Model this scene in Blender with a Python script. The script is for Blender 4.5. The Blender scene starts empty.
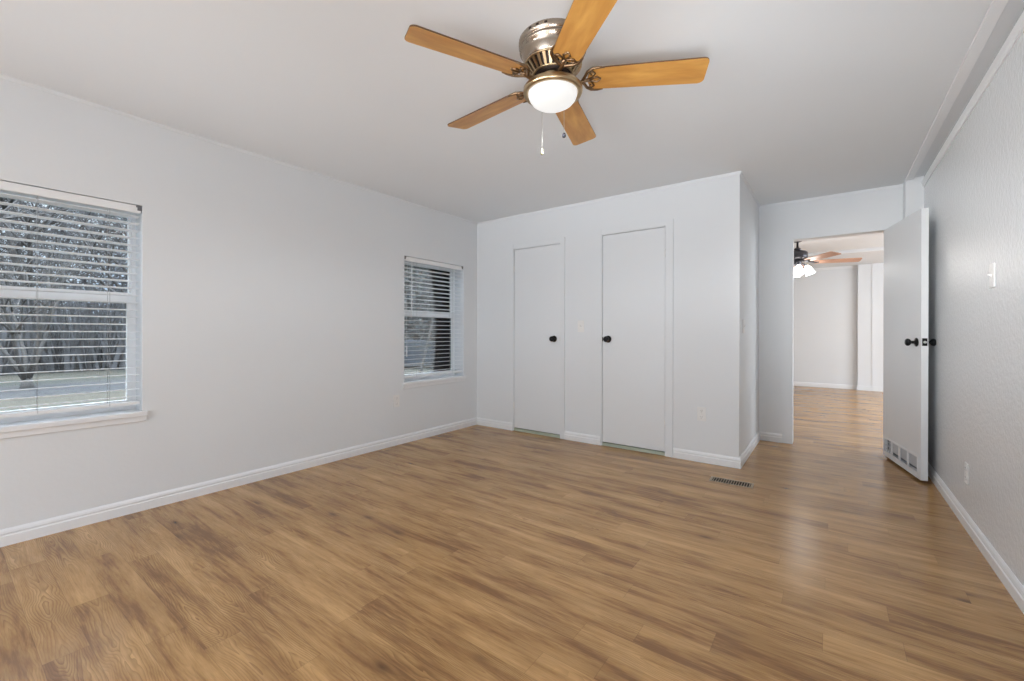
import bpy, bmesh, math, random
from mathutils import Vector, Matrix
random.seed(7)
PI = math.pi
S = bpy.context.scene
COL = S.collection

# ------------------------------------------------------------------ camera
cam_data = bpy.data.cameras.new('camera')
cam = bpy.data.objects.new('camera', cam_data); COL.objects.link(cam)
_r = Vector((0.80524725, 0.59293638, 0.00182277))
_u = Vector((-0.00221107, -0.00007135, 0.99999755))
_w = Vector((-0.59293506, 0.80524931, -0.00125357))
cam.matrix_world = Matrix(((_r.x, _u.x, -_w.x, 0), (_r.y, _u.y, -_w.y, 0), (_r.z, _u.z, -_w.z, 1.0725), (0, 0, 0, 1)))
cam_data.sensor_width = 36.0
cam_data.lens = 36.0 * 432.372 / 1024
cam_data.shift_y = -(340.5 - 333.52) / 1024
cam_data.clip_start = 0.02
cam_data.clip_end = 300
S.camera = cam

# ------------------------------------------------------------------ view, world, lights
S.view_settings.view_transform = 'Standard'
S.view_settings.look = 'None'
S.view_settings.gamma = 1.0
S.view_settings.use_curve_mapping = False
S.view_settings.exposure = 0.0
S.cycles.use_denoising = True
S.cycles.max_bounces = 10
S.cycles.diffuse_bounces = 6
S.cycles.transparent_max_bounces = 16
S.cycles.sample_clamp_indirect = 6.0

world = bpy.data.worlds.new('sky'); S.world = world
world.use_nodes = True
wn = world.node_tree.nodes; wl = world.node_tree.links
bg = wn['Background']
tc = wn.new('ShaderNodeTexCoord'); nz = wn.new('ShaderNodeTexNoise'); nz.inputs['Scale'].default_value = 3.0
nz.inputs['Detail'].default_value = 5
cr = wn.new('ShaderNodeValToRGB')
cr.color_ramp.elements[0].position = 0.38; cr.color_ramp.elements[0].color = (0.60, 0.73, 0.95, 1)
cr.color_ramp.elements[1].position = 0.62; cr.color_ramp.elements[1].color = (0.90, 0.94, 1.0, 1)
wl.new(tc.outputs['Generated'], nz.inputs['Vector']); wl.new(nz.outputs['Fac'], cr.inputs['Fac'])
wl.new(cr.outputs['Color'], bg.inputs['Color'])
sxyz = wn.new('ShaderNodeSeparateXYZ'); mrz = wn.new('ShaderNodeMapRange')
mrz.interpolation_type = 'SMOOTHSTEP'
mrz.inputs['From Min'].default_value = 0.25; mrz.inputs['From Max'].default_value = 0.75
mrz.inputs['To Min'].default_value = 1.4; mrz.inputs['To Max'].default_value = 16.0
wl.new(tc.outputs['Generated'], sxyz.inputs[0]); wl.new(sxyz.outputs['Z'], mrz.inputs['Value'])
wl.new(mrz.outputs[0], bg.inputs['Strength'])


def lamp(name, kind, loc, energy, color=(1, 1, 1), look=None, **kw):
    d = bpy.data.lights.new(name, kind); d.energy = energy; d.color = color
    for k, v in kw.items():
        setattr(d, k, v)
    o = bpy.data.objects.new(name, d); COL.objects.link(o); o.location = loc
    if look is not None:
        o.rotation_euler = (Vector(look) - Vector(loc)).to_track_quat('-Z', 'Y').to_euler()
    return o


# high sun on the window side of the house, stopped by the blinds
lamp('sun', 'SUN', (-10, -5, 18), 6.0, (1.0, 0.94, 0.85), look=(0, 0, 0), angle=0.02)
FILL_TINT = (0.925, 0.975, 1.03)  # cool tint shared by the added fill lamps
# added fill lamp behind the camera, shining through an invented rear opening
lamp('rear_fill', 'AREA', (-1.30, -2.66, 1.10), 38, FILL_TINT, look=(-1.30, 3, 1.10), shape='RECTANGLE', size=2.5, size_y=2.0)
# added fill lamp for the next room, set at a made-up opening
lamp('next_room_fill', 'AREA', (2.92, 7.8, 1.35), 92, FILL_TINT, look=(0, 7.8, 1.3), shape='RECTANGLE', size=3.2, size_y=1.7)
# unseen fill lamps added to brighten the back wall, right wall and ceiling
lamp('back_wall_fill', 'AREA', (0.25, -0.7, 1.70), 1.3, (1.0, 0.985, 0.965), look=(0.25, 5.0, 1.35), shape='DISK', size=0.5, spread=math.radians(25))
lamp('right_wall_fill', 'AREA', (-2.4, -1.0, 1.60), 3.3, (1.0, 0.985, 0.965), look=(0.62, 3.5, 1.65), shape='DISK', size=0.5, spread=math.radians(28))
lamp('ceiling_fill_wide', 'AREA', (-0.7, -1.3, 0.95), 2.5, FILL_TINT, look=(-0.2, 1.9, 2.36), shape='DISK', size=2.0, spread=math.radians(50))
lamp('ceiling_fill_left', 'AREA', (-1.9, -1.3, 0.95), 7.2, FILL_TINT, look=(-2.2, 1.7, 2.36), shape='DISK', size=2.2, spread=math.radians(60))
lamp('ceiling_fill', 'AREA', (0.16, -0.25, 0.45), 4.8, FILL_TINT, look=(-0.45, 2.1, 2.36), shape='DISK', size=0.75, spread=math.radians(58))

# ------------------------------------------------------------------ room measures (metres)
XL, XR = -3.34, 0.612          # left and right wall faces
YC, XB = 3.84, -0.582          # closet front face and its free corner
YD = 4.998                     # wall with the open door
YR = -2.5                      # wall behind the camera
H = 2.36
H2 = 2.38
YF = 10.6                      # far wall of the next room

# ------------------------------------------------------------------ materials
def new_mat(name):
    m = bpy.data.materials.new(name); m.use_nodes = True
    n = m.node_tree.nodes; l = m.node_tree.links
    return m, n, l, n['Principled BSDF']


def simple(name, color, rough=0.5, metal=0.0, var=0.04, scale=8.0, bump=0.0, bscale=60.0, spec=0.5, bdist=0.002):
    """plain coloured material with slight procedural variation and optional bump"""
    m, n, l, p = new_mat(name)
    t = n.new('ShaderNodeTexCoord')
    z = n.new('ShaderNodeTexNoise'); z.inputs['Scale'].default_value = scale; z.inputs['Detail'].default_value = 3
    r = n.new('ShaderNodeValToRGB')
    r.color_ramp.elements[0].position = 0.3; r.color_ramp.elements[1].position = 0.7
    r.color_ramp.elements[0].color = (*[max(0, c * (1 - var)) for c in color], 1)
    r.color_ramp.elements[1].color = (*[min(1, c * (1 + var)) for c in color], 1)
    l.new(t.outputs['Object'], z.inputs['Vector']); l.new(z.outputs['Fac'], r.inputs['Fac'])
    l.new(r.outputs['Color'], p.inputs['Base Color'])
    p.inputs['Roughness'].default_value = rough; p.inputs['Metallic'].default_value = metal
    p.inputs['Specular IOR Level'].default_value = spec
    if bump:
        b = n.new('ShaderNodeTexNoise'); b.inputs['Scale'].default_value = bscale; b.inputs['Detail'].default_value = 4
        bn = n.new('ShaderNodeBump'); bn.inputs['Strength'].default_value = bump; bn.inputs['Distance'].default_value = bdist
        l.new(t.outputs['Object'], b.inputs['Vector']); l.new(b.outputs['Fac'], bn.inputs['Height'])
        l.new(bn.outputs['Normal'], p.inputs['Normal'])
    return m


WHITE = (0.80, 0.80, 0.80)
M = {}
M['wall'] = simple('wall_paint', (0.775, 0.80, 0.82), 0.55, var=0.006, scale=2, bump=0.25, bscale=45, spec=0.35)
M['wall_gloss'] = simple('wall_paint_textured', (0.775, 0.80, 0.82), 0.27, var=0.006, scale=2, bump=0.8, bscale=48, spec=0.5, bdist=0.005)
M['ceiling'] = simple('ceiling_paint', (0.775, 0.80, 0.82), 0.8, var=0.006, scale=2, bump=0.15, bscale=70, spec=0.2)
M['trim'] = simple('trim_paint', (0.835, 0.85, 0.865), 0.35, var=0.004)
M['door'] = simple('door_paint', (0.78, 0.805, 0.825), 0.32, var=0.006, scale=3, bump=0.05, bscale=30)
M['vinyl'] = simple('white_vinyl', (0.90, 0.91, 0.92), 0.35, var=0.004)
M['slat'] = simple('blind_slat_white', (0.87, 0.885, 0.895), 0.4, var=0.01)
M['plate'] = simple('cover_plate_white', (0.83, 0.83, 0.82), 0.35, var=0.004)
M['slot'] = simple('socket_slot', (0.06, 0.06, 0.06), 0.6)
M['black'] = simple('black_metal', (0.012, 0.012, 0.013), 0.28, metal=0.6, var=0.1)
M['steel'] = simple('latch_steel', (0.75, 0.74, 0.72), 0.3, metal=1.0)
M['cord'] = simple('blind_cord', (0.30, 0.30, 0.30), 0.8)
M['wand'] = simple('blind_wand', (0.85, 0.85, 0.85), 0.3)
M['clip'] = simple('bracket_grey', (0.16, 0.16, 0.17), 0.5)
M['threshold'] = simple('threshold_pale', (0.42, 0.47, 0.38), 0.6)
M['grille'] = simple('door_grille_white', (0.78, 0.79, 0.80), 0.4)
M['louvre'] = simple('louvre_grey', (0.46, 0.47, 0.49), 0.5)
M['grille_dark'] = simple('grille_opening', (0.10, 0.11, 0.13), 0.7)
M['register'] = simple('register_tan', (0.42, 0.34, 0.25), 0.4, metal=0.3)
M['register_dark'] = simple('register_duct', (0.012, 0.010, 0.009), 0.9, spec=0.05)
M['nickel'] = simple('brushed_nickel', (0.40, 0.335, 0.27), 0.27, metal=1.0, var=0.05, scale=20)
M['brass'] = simple('antique_brass', (0.50, 0.37, 0.22), 0.30, metal=1.0, var=0.08, scale=20)
M['bronze'] = simple('bronze_scroll', (0.26, 0.17, 0.10), 0.35, metal=1.0, var=0.2, scale=40)
M['dark'] = simple('motor_dark', (0.05, 0.035, 0.028), 0.45, metal=0.6)
M['blade_edge'] = simple('blade_edge_walnut', (0.10, 0.045, 0.018), 0.5)
M['bead'] = simple('pull_bead', (0.55, 0.52, 0.46), 0.35, metal=0.5)
M['fob'] = simple('pull_fob', (0.20, 0.17, 0.09), 0.4)
M['fob_dark'] = simple('pull_fob_dark', (0.035, 0.035, 0.045), 0.45, metal=0.5)
M['pewter'] = simple('pewter_dark', (0.09, 0.09, 0.10), 0.35, metal=0.9)
M['pink_wood'] = simple('rosy_pale_wood', (0.58, 0.34, 0.24), 0.4, var=0.12, scale=6)
M['bark'] = simple('grey_bark', (0.055, 0.05, 0.047), 0.9, var=0.3, scale=6, bump=0.5, bscale=12)
M['bark_pale'] = simple('pale_bark', (0.050, 0.045, 0.040), 0.9, var=0.25, scale=6, bump=0.4, bscale=12)
M['needles'] = simple('evergreen_needles', (0.028, 0.032, 0.032), 0.9, var=0.5, scale=1.2)
M['brush'] = simple('bare_underbrush', (0.060, 0.059, 0.060), 0.95, var=0.5, scale=1.5)
M['shrub'] = simple('low_green_hedge', (0.012, 0.020, 0.018), 0.9, var=0.4, scale=3)
M['asphalt'] = simple('grey_asphalt', (0.010, 0.010, 0.0105), 0.9, var=0.1)
M['car_paint'] = simple('pale_blue_paint', (0.012, 0.016, 0.024), 0.5, var=0.02)
M['car_glass'] = simple('car_glass_dark', (0.02, 0.025, 0.03), 0.08)
M['tyre'] = simple('tyre_rubber', (0.02, 0.02, 0.02), 0.8)
M['hub'] = simple('wheel_alloy', (0.5, 0.5, 0.52), 0.3, metal=0.9)


def emit(name, color, strength):
    m, n, l, p = new_mat(name)
    t = n.new('ShaderNodeTexCoord'); z = n.new('ShaderNodeTexNoise'); z.inputs['Scale'].default_value = 4
    mx = n.new('ShaderNodeMixRGB'); mx.inputs['Fac'].default_value = 0.02; mx.inputs['Color1'].default_value = (*color, 1)
    l.new(t.outputs['Object'], z.inputs['Vector']); l.new(z.outputs['Color'], mx.inputs['Color2'])
    l.new(mx.outputs['Color'], p.inputs['Emission Color'])
    p.inputs['Base Color'].default_value = (0.30, 0.30, 0.29, 1)
    p.inputs['Emission Strength'].default_value = strength
    p.inputs['Roughness'].default_value = 0.3
    return m


M['bowl'] = emit('lit_frosted_glass', (1.0, 0.99, 0.97), 0.70)
M['tulip'] = emit('lit_tulip_glass', (1.0, 0.98, 0.95), 9.0)


def glass_mat():
    m, n, l, p = new_mat('window_glass'); n.remove(p)
    out = n['Material Output']
    tr = n.new('ShaderNodeBsdfTransparent'); gl = n.new('ShaderNodeBsdfGlossy'); gl.inputs['Roughness'].default_value = 0.02
    tr.inputs['Color'].default_value = (0.90, 0.93, 0.93, 1)
    fr = n.new('ShaderNodeFresnel'); fr.inputs['IOR'].default_value = 1.45
    mx = n.new('ShaderNodeMixShader')
    l.new(fr.outputs['Fac'], mx.inputs['Fac']); l.new(tr.outputs['BSDF'], mx.inputs[1]); l.new(gl.outputs['BSDF'], mx.inputs[2])
    l.new(mx.outputs['Shader'], out.inputs['Surface'])
    return m


M['glass'] = glass_mat()


def math_node(n, l, op, a, b=None, c=None):
    x = n.new('ShaderNodeMath'); x.operation = op
    for i, v in enumerate((a, b, c)):
        if v is None:
            continue
        if isinstance(v, (int, float)):
            x.inputs[i].default_value = v
        else:
            l.new(v, x.inputs[i])
    return x.outputs[0]


def floor_mat():
    """laminate planks along X, in 0.11 wide strips, with printed cathedral grain and knots"""
    m, n, l, p = new_mat('oak_laminate')
    t = n.new('ShaderNodeTexCoord'); sx = n.new('ShaderNodeSeparateXYZ'); l.new(t.outputs['Object'], sx.inputs[0])
    X, Y = sx.outputs[0], sx.outputs[1]
    F = lambda op, a, b=None, c=None: math_node(n, l, op, a, b, c)
    W, L = 0.112, 0.93
    yr = F('DIVIDE', Y, W); row = F('FLOOR', yr)
    wn1 = n.new('ShaderNodeTexWhiteNoise'); wn1.noise_dimensions = '1D'; l.new(row, wn1.inputs['W'])
    xo = F('ADD', F('DIVIDE', X, L), F('MULTIPLY', wn1.outputs['Value'], 7.0))
    colm = F('FLOOR', xo)
    cid = n.new('ShaderNodeCombineXYZ'); l.new(row, cid.inputs[0]); l.new(colm, cid.inputs[1])
    wn2 = n.new('ShaderNodeTexWhiteNoise'); wn2.noise_dimensions = '2D'; l.new(cid.outputs[0], wn2.inputs['Vector'])
    rnd = wn2.outputs['Value']
    rs = n.new('ShaderNodeSeparateColor'); l.new(wn2.outputs['Color'], rs.inputs[0])
    # grain coordinates, each plank its own piece of timber
    def gc(sx_, sy_, off):
        c = n.new('ShaderNodeCombineXYZ')
        l.new(F('ADD', F('MULTIPLY', X, sx_), F('MULTIPLY', rnd, 37.0 + off)), c.inputs[0])
        l.new(F('ADD', F('MULTIPLY', Y, sy_), F('MULTIPLY', rs.outputs[1], 23.0)), c.inputs[1])
        l.new(F('MULTIPLY', rs.outputs[2], 11.0), c.inputs[2])
        return c.outputs[0]
    def noise(vec, scale, detail=2.0, rough=0.5, dist=0.0):
        z = n.new('ShaderNodeTexNoise'); z.inputs['Scale'].default_value = scale; z.inputs['Detail'].default_value = detail
        z.inputs['Roughness'].default_value = rough; z.inputs['Distortion'].default_value = dist
        l.new(vec, z.inputs['Vector']); return z.outputs['Fac']
    # knots
    kn = n.new('ShaderNodeTexVoronoi'); kn.inputs['Scale'].default_value = 1.0
    l.new(gc(2.0, 5.6, 3), kn.inputs['Vector'])
    km = n.new('ShaderNodeMapRange'); km.inputs['From Min'].default_value = 0.02; km.inputs['From Max'].default_value = 0.20
    km.inputs['To Min'].default_value = 1.0; km.inputs['To Max'].default_value = 0.0
    l.new(kn.outputs['Distance'], km.inputs['Value'])
    # growth-ring contours -> narrow cathedral figure along the middle of each strip
    v_ = F('ADD', F('SUBTRACT', F('FRACT', yr), 0.5), F('MULTIPLY', F('SUBTRACT', noise(gc(1.7, 0.0, 1), 1.0, 1.0), 0.5), 0.55))
    arch = F('MULTIPLY', F('POWER', F('ABSOLUTE', v_), 1.3), 17.0)
    wob = noise(gc(1.7, 4.5, 0), 1.0, 2.5, 0.55, 0.5)
    fine = noise(gc(5.0, 45.0, 5), 1.0, 2.0)
    rings = F('FRACT', F('ADD', F('ADD', arch, F('MULTIPLY', wob, 17.0)), F('ADD', F('MULTIPLY', fine, 0.9), F('MULTIPLY', km.outputs[0], 2.5))))
    ringv = F('POWER', rings, 2.4)
    # the figure shows strongly only in patches
    patch = noise(gc(1.2, 5.0, 9), 1.0, 1.0)
    pm = n.new('ShaderNodeMapRange'); pm.inputs['From Min'].default_value = 0.38; pm.inputs['From Max'].default_value = 0.66
    l.new(patch, pm.inputs['Value'])
    ringm = F('MULTIPLY', ringv, F('ADD', F('MULTIPLY', pm.outputs[0], 0.58), 0.12))
    kh = n.new('ShaderNodeMapRange'); kh.inputs['From Min'].default_value = 0.05; kh.inputs['From Max'].default_value = 0.50
    kh.inputs['To Min'].default_value = 1.0; kh.inputs['To Max'].default_value = 0.0
    l.new(kn.outputs['Distance'], kh.inputs['Value'])
    # fine straight pores
    pore = noise(gc(9.0, 160.0, 2), 1.0, 2.0, 0.6)
    streak = noise(gc(1.3, 13.0, 7), 1.0, 4.0, 0.6)
    cc = n.new('ShaderNodeCombineXYZ'); l.new(F('MULTIPLY', X, 1.7), cc.inputs[0]); l.new(F('MULTIPLY', Y, 12.0), cc.inputs[1])
    cont = noise(cc.outputs[0], 1.0, 5.0, 0.68)
    fibre = noise(gc(4.5, 62.0, 11), 1.0, 3.0, 0.6)
    tone = F('ADD', F('ADD', F('MULTIPLY', fibre, 0.26), F('ADD', F('MULTIPLY', streak, 0.30), F('MULTIPLY', cont, 0.55))), F('SUBTRACT', F('MULTIPLY', rs.outputs[0], 0.07), 0.055))
    base = n.new('ShaderNodeValToRGB')
    e = base.color_ramp.elements
    e[0].position = 0.425; e[0].color = (0.235, 0.115, 0.042, 1)
    e[1].position = 0.655; e[1].color = (0.60, 0.360, 0.148, 1)
    em = e.new(0.53); em.color = (0.44, 0.248, 0.095, 1)
    l.new(tone, base.inputs['Fac'])
    def mixc(a, b_col, fac):
        x = n.new('ShaderNodeMixRGB'); l.new(fac, x.inputs['Fac']); l.new(a, x.inputs['Color1']); x.inputs['Color2'].default_value = (*b_col, 1)
        return x.outputs['Color']
    c0 = mixc(base.outputs['Color'], (0.21, 0.105, 0.038), F('MULTIPLY', kh.outputs[0], 0.42))
    c1 = mixc(c0, (0.145, 0.068, 0.025), ringm)
    c2 = mixc(c1, (0.09, 0.042, 0.016), F('MULTIPLY', F('POWER', km.outputs[0], 3.0), 0.9))
    pm2 = n.new('ShaderNodeMapRange'); pm2.inputs['From Min'].default_value = 0.55; pm2.inputs['From Max'].default_value = 0.75
    l.new(pore, pm2.inputs['Value'])
    c3 = mixc(c2, (0.20, 0.10, 0.038), F('MULTIPLY', pm2.outputs[0], 0.35))
    # joints between planks
    fy = F('FRACT', yr); fx = F('FRACT', xo)
    jy = F('LESS_THAN', F('MINIMUM', fy, F('SUBTRACT', 1.0, fy)), 0.009)
    jx = F('LESS_THAN', F('MINIMUM', fx, F('SUBTRACT', 1.0, fx)), 0.0012)
    j = F('MAXIMUM', jy, jx)
    c4 = mixc(c3, (0.10, 0.055, 0.028), F('MULTIPLY', j, 0.30))
    l.new(c4, p.inputs['Base Color'])
    p.inputs['Roughness'].default_value = 0.24
    p.inputs['Specular IOR Level'].default_value = 0.45
    bn = n.new('ShaderNodeBump'); bn.inputs['Strength'].default_value = 0.10; bn.inputs['Distance'].default_value = 0.001
    l.new(F('SUBTRACT', F('MULTIPLY', pore, 0.5), j), bn.inputs['Height']); l.new(bn.outputs['Normal'], p.inputs['Normal'])
    return m


M['floor'] = floor_mat()


def maple_mat():
    m, n, l, p = new_mat('honey_maple')
    t = n.new('ShaderNodeTexCoord'); mp = n.new('ShaderNodeMapping'); mp.inputs['Scale'].default_value = (3.0, 16.0, 16.0)
    l.new(t.outputs['Object'], mp.inputs['Vector'])
    z = n.new('ShaderNodeTexNoise'); z.inputs['Scale'].default_value = 1.3; z.inputs['Detail'].default_value = 4; z.inputs['Distortion'].default_value = 0.6
    l.new(mp.outputs['Vector'], z.inputs['Vector'])
    r = n.new('ShaderNodeValToRGB')
    r.color_ramp.elements[0].position = 0.30; r.color_ramp.elements[0].color = (0.45, 0.200, 0.042, 1)
    r.color_ramp.elements[1].position = 0.72; r.color_ramp.elements[1].color = (0.66, 0.355, 0.095, 1)
    l.new(z.outputs['Fac'], r.inputs['Fac']); l.new(r.outputs['Color'], p.inputs['Base Color'])
    p.inputs['Roughness'].default_value = 0.35
    return m


M['maple'] = maple_mat()


def grass_mat():
    m, n, l, p = new_mat('dormant_lawn')
    t = n.new('ShaderNodeTexCoord')
    z = n.new('ShaderNodeTexNoise'); z.inputs['Scale'].default_value = 0.5; z.inputs['Detail'].default_value = 6
    r = n.new('ShaderNodeValToRGB')
    r.color_ramp.elements[0].position = 0.38; r.color_ramp.elements[0].color = (0.009, 0.011, 0.005, 1)
    r.color_ramp.elements[1].position = 0.60; r.color_ramp.elements[1].color = (0.022, 0.018, 0.009, 1)
    l.new(t.outputs['Object'], z.inputs['Vector']); l.new(z.outputs['Fac'], r.inputs['Fac']); l.new(r.outputs['Color'], p.inputs['Base Color'])
    p.inputs['Roughness'].default_value = 0.95
    return m


M['lawn'] = grass_mat()

# ------------------------------------------------------------------ mesh helpers
class MB:
    """collects shapes into one mesh object"""
    def __init__(self):
        self.v = []; self.f = []; self.mi = []; self.sm = []

    def add(self, verts, faces, mi=0, smooth=False, mat=None):
        o = len(self.v)
        self.v += [tuple(mat @ Vector(p)) if mat is not None else tuple(p) for p in verts]
        self.f += [tuple(i + o for i in f) for f in faces]
        self.mi += [mi] * len(faces); self.sm += [smooth] * len(faces)
        return self

    def box(self, x0, x1, y0, y1, z0, z1, mi=0, mat=None):
        x0, x1 = sorted((x0, x1)); y0, y1 = sorted((y0, y1)); z0, z1 = sorted((z0, z1))
        v = [(x0, y0, z0), (x1, y0, z0), (x1, y1, z0), (x0, y1, z0), (x0, y0, z1), (x1, y0, z1), (x1, y1, z1), (x0, y1, z1)]
        f = [(0, 3, 2, 1), (4, 5, 6, 7), (0, 1, 5, 4), (1, 2, 6, 5), (2, 3, 7, 6), (3, 0, 4, 7)]
        return self.add(v, f, mi, mat=mat)

    def lathe(self, prof, seg=32, mat=None, mi=0, smooth=True):
        """prof: list of (radius, z), turned about Z"""
        v = []; f = []; rings = []
        for r, z in prof:
            if r < 1e-6:
                rings.append([len(v)]); v.append((0, 0, z))
            else:
                rings.append(list(range(len(v), len(v) + seg)))
                v += [(r * math.cos(2 * PI * k / seg), r * math.sin(2 * PI * k / seg), z) for k in range(seg)]
        for a, b in zip(rings, rings[1:]):
            for k in range(seg):
                k2 = (k + 1) % seg
                q = [a[k % len(a)], a[k2 % len(a)], b[k2 % len(b)], b[k % len(b)]]
                q2 = []
                for i in q:
                    if i not in q2:
                        q2.append(i)
                if len(q2) > 2:
                    f.append(tuple(q2))
        return self.add(v, f, mi, smooth, mat)

    def tube(self, pts, rad, seg=8, mi=0, mat=None):
        pts = [Vector(p) for p in pts]
        rads = rad if isinstance(rad, (list, tuple)) else [rad] * len(pts)
        v = []; f = []
        d0 = (pts[1] - pts[0]).normalized()
        ref = Vector((0, 0, 1)) if abs(d0.z) < 0.9 else Vector((1, 0, 0))
        for i, p in enumerate(pts):
            d = (pts[min(i + 1, len(pts) - 1)] - pts[max(i - 1, 0)]).normalized()
            a = d.cross(ref)
            if a.length < 1e-4:
                a = d.cross(Vector((0, 1, 0)))
            a.normalize(); b = d.cross(a).normalized()
            for k in range(seg):
                t = 2 * PI * k / seg
                v.append(tuple(p + (a * math.cos(t) + b * math.sin(t)) * rads[i]))
        for i in range(len(pts) - 1):
            for k in range(seg):
                k2 = (k + 1) % seg
                f.append((i * seg + k, i * seg + k2, (i + 1) * seg + k2, (i + 1) * seg + k))
        f.append(tuple(range(seg))[::-1]); f.append(tuple(range((len(pts) - 1) * seg, len(pts) * seg)))
        return self.add(v, f, mi, True, mat)

    def prism(self, outline, z0, z1, mi=0, mi_side=None, mat=None):
        n = len(outline)
        v = [(x, y, z0) for x, y in outline] + [(x, y, z1) for x, y in outline]
        self.add(v, [tuple(range(n))[::-1], tuple(range(n, 2 * n))], mi, mat=mat)
        return self.add(v, [(i, (i + 1) % n, n + (i + 1) % n, n + i) for i in range(n)], mi if mi_side is None else mi_side, mat=mat)

    def build(self, name, mats, parent=None, loc=None, bevel=0.0, kind=None, autosmooth=False):
        me = bpy.data.meshes.new(name); me.from_pydata(self.v, [], self.f)
        for i, p in enumerate(me.polygons):
            p.material_index = self.mi[i]; p.use_smooth = self.sm[i]
        for m in (mats if isinstance(mats, (list, tuple)) else [mats]):
            me.materials.append(m)
        bm = bmesh.new(); bm.from_mesh(me); bmesh.ops.recalc_face_normals(bm, faces=bm.faces); bm.to_mesh(me); bm.free()
        me.update()
        o = bpy.data.objects.new(name, me); COL.objects.link(o)
        if parent is not None:
            o.parent = parent
        if loc is not None:
            o.location = loc
        if bevel:
            b = o.modifiers.new('bevel', 'BEVEL'); b.width = bevel; b.segments = 2; b.limit_method = 'ANGLE'
        if kind:
            o['kind'] = kind
        return o


def tag(o, label=None, cat=None, group=None, kind=None):
    if label: o['label'] = label
    if cat: o['category'] = cat
    if group: o['group'] = group
    if kind: o['kind'] = kind
    return o


def empty(name, loc, rz=0.0):
    o = bpy.data.objects.new(name, None); COL.objects.link(o)
    o.location = loc; o.rotation_euler = (0, 0, rz); o.empty_display_size = 0.1
    return o


def copy_tree(o, parent=None):
    c = o.copy(); COL.objects.link(c)
    if parent is not None:
        c.parent = parent
    for ch in list(o.children):
        copy_tree(ch, c)
    return c


def struct(name, mb, m, **kw):
    return mb.build(name, m, kind='structure', **kw)


# ------------------------------------------------------------------ room shell
XO = XL - 0.20                                     # outside of the left wall
struct('floor', MB().box(XO, 3.1, YR - 0.15, YF + 0.12, -0.12, 0), M['floor'])
struct('ceiling', MB().box(XO, 3.1, YR - 0.15, YD + 0.055, H, H + 0.12), M['ceiling'])
struct('ceiling_next_room', MB().box(XO, 3.1, YD + 0.055, YF + 0.12, H2, H2 + 0.12), M['ceiling'])

W1 = dict(y0=-0.075, y1=0.778, z0=0.585, z1=1.836)
W2 = dict(y0=2.768, y1=3.612, z0=0.575, z1=1.825)
mb = MB()
ys = [YR - 0.15, W1['y0'], W1['y1'], W2['y0'], W2['y1'], YF + 0.12]
for a, b in ((0, 1), (2, 3), (4, 5)):
    mb.box(XO, XL, ys[a], ys[b], -0.12, H2 + 0.1)
for w in (W1, W2):
    mb.box(XO, XL, w['y0'], w['y1'], -0.12, w['z0']); mb.box(XO, XL, w['y0'], w['y1'], w['z1'], H2 + 0.1)
struct('wall_left', mb, M['wall'])
struct('wall_right', MB().box(XR, XR + 0.11, YR - 0.15, YD, -0.1, H + 0.05), M['wall_gloss'])

# wall behind the camera, with an opening made up for the rear fill
RW = (-2.6, 0.0, 0.06, 2.12)
mb = MB()
mb.box(XL, RW[0], YR - 0.12, YR, -0.1, H + 0.05); mb.box(RW[1], XR, YR - 0.12, YR, -0.1, H + 0.05)
mb.box(RW[0], RW[1], YR - 0.12, YR, -0.1, RW[2]); mb.box(RW[0], RW[1], YR - 0.12, YR, RW[3], H + 0.05)
struct('wall_rear', mb, M['wall'])

# closet front with two door openings
D1 = (-2.806, -2.211, 1.992)
D2 = (-1.762, -1.158, 2.012)
mb = MB()
for a, b in ((XL, D1[0]), (D1[1], D2[0]), (D2[1], XB)):
    mb.box(a, b, YC, YC + 0.10, 0, H)
for d in (D1, D2):
    mb.box(d[0], d[1], YC, YC + 0.10, d[2], H)
struct('wall_closet', mb, M['wall'])
struct('wall_closet_side', MB().box(XB - 0.10, XB, YC + 0.10, YD, 0, H), M['wall'])
# wall with the open doorway (shared with the next room)
DW = (-0.306, 0.42, 1.995)
mb = MB()
mb.box(XL, DW[0], YD, YD + 0.11, 0, H2); mb.box(DW[1], 3.0, YD, YD + 0.11, 0, H2); mb.box(DW[0], DW[1], YD, YD + 0.11, DW[2], H2)
struct('wall_back', mb, M['wall'])
# next room
struct('wall_far', MB().box(XL, 3.0, YF, YF + 0.12, -0.1, H2 + 0.05), M['wall'])
NW = (6.2, 9.4, 0.5, 2.2)  # unseen opening, made up for the next room's fill lamp
mb = MB()
mb.box(2.98, 3.1, YD + 0.11, NW[0], -0.1, H2 + 0.05); mb.box(2.98, 3.1, NW[1], YF, -0.1, H2 + 0.05)
mb.box(2.98, 3.1, NW[0], NW[1], -0.1, NW[2]); mb.box(2.98, 3.1, NW[0], NW[1], NW[3], H2 + 0.05)
struct('wall_next_room_right', mb, M['wall'])


# ------------------------------------------------------------------ trim
BB = [(0, 0), (0.014, 0), (0.014, 0.048), (0.0095, 0.053), (0.0095, 0.058), (0.012, 0.062), (0.009, 0.073), (0.003, 0.083), (0, 0.083)]


def profile_run(name, prof, p0, p1, nrm, m, z=0.0):
    """prof (d, z) swept straight from p0 to p1; nrm points into the room"""
    n_ = Vector((nrm[0], nrm[1], 0)); a = Vector((p0[0], p0[1], z)); b = Vector((p1[0], p1[1], z))
    k = len(prof); v = []
    for e in (a, b):
        v += [tuple(e + n_ * d + Vector((0, 0, zz))) for d, zz in prof]
    f = [(i, (i + 1) % k, k + (i + 1) % k, k + i) for i in range(k)] + [tuple(range(k)), tuple(range(k, 2 * k))[::-1]]
    return struct(name, MB().add(v, f), m)


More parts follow.
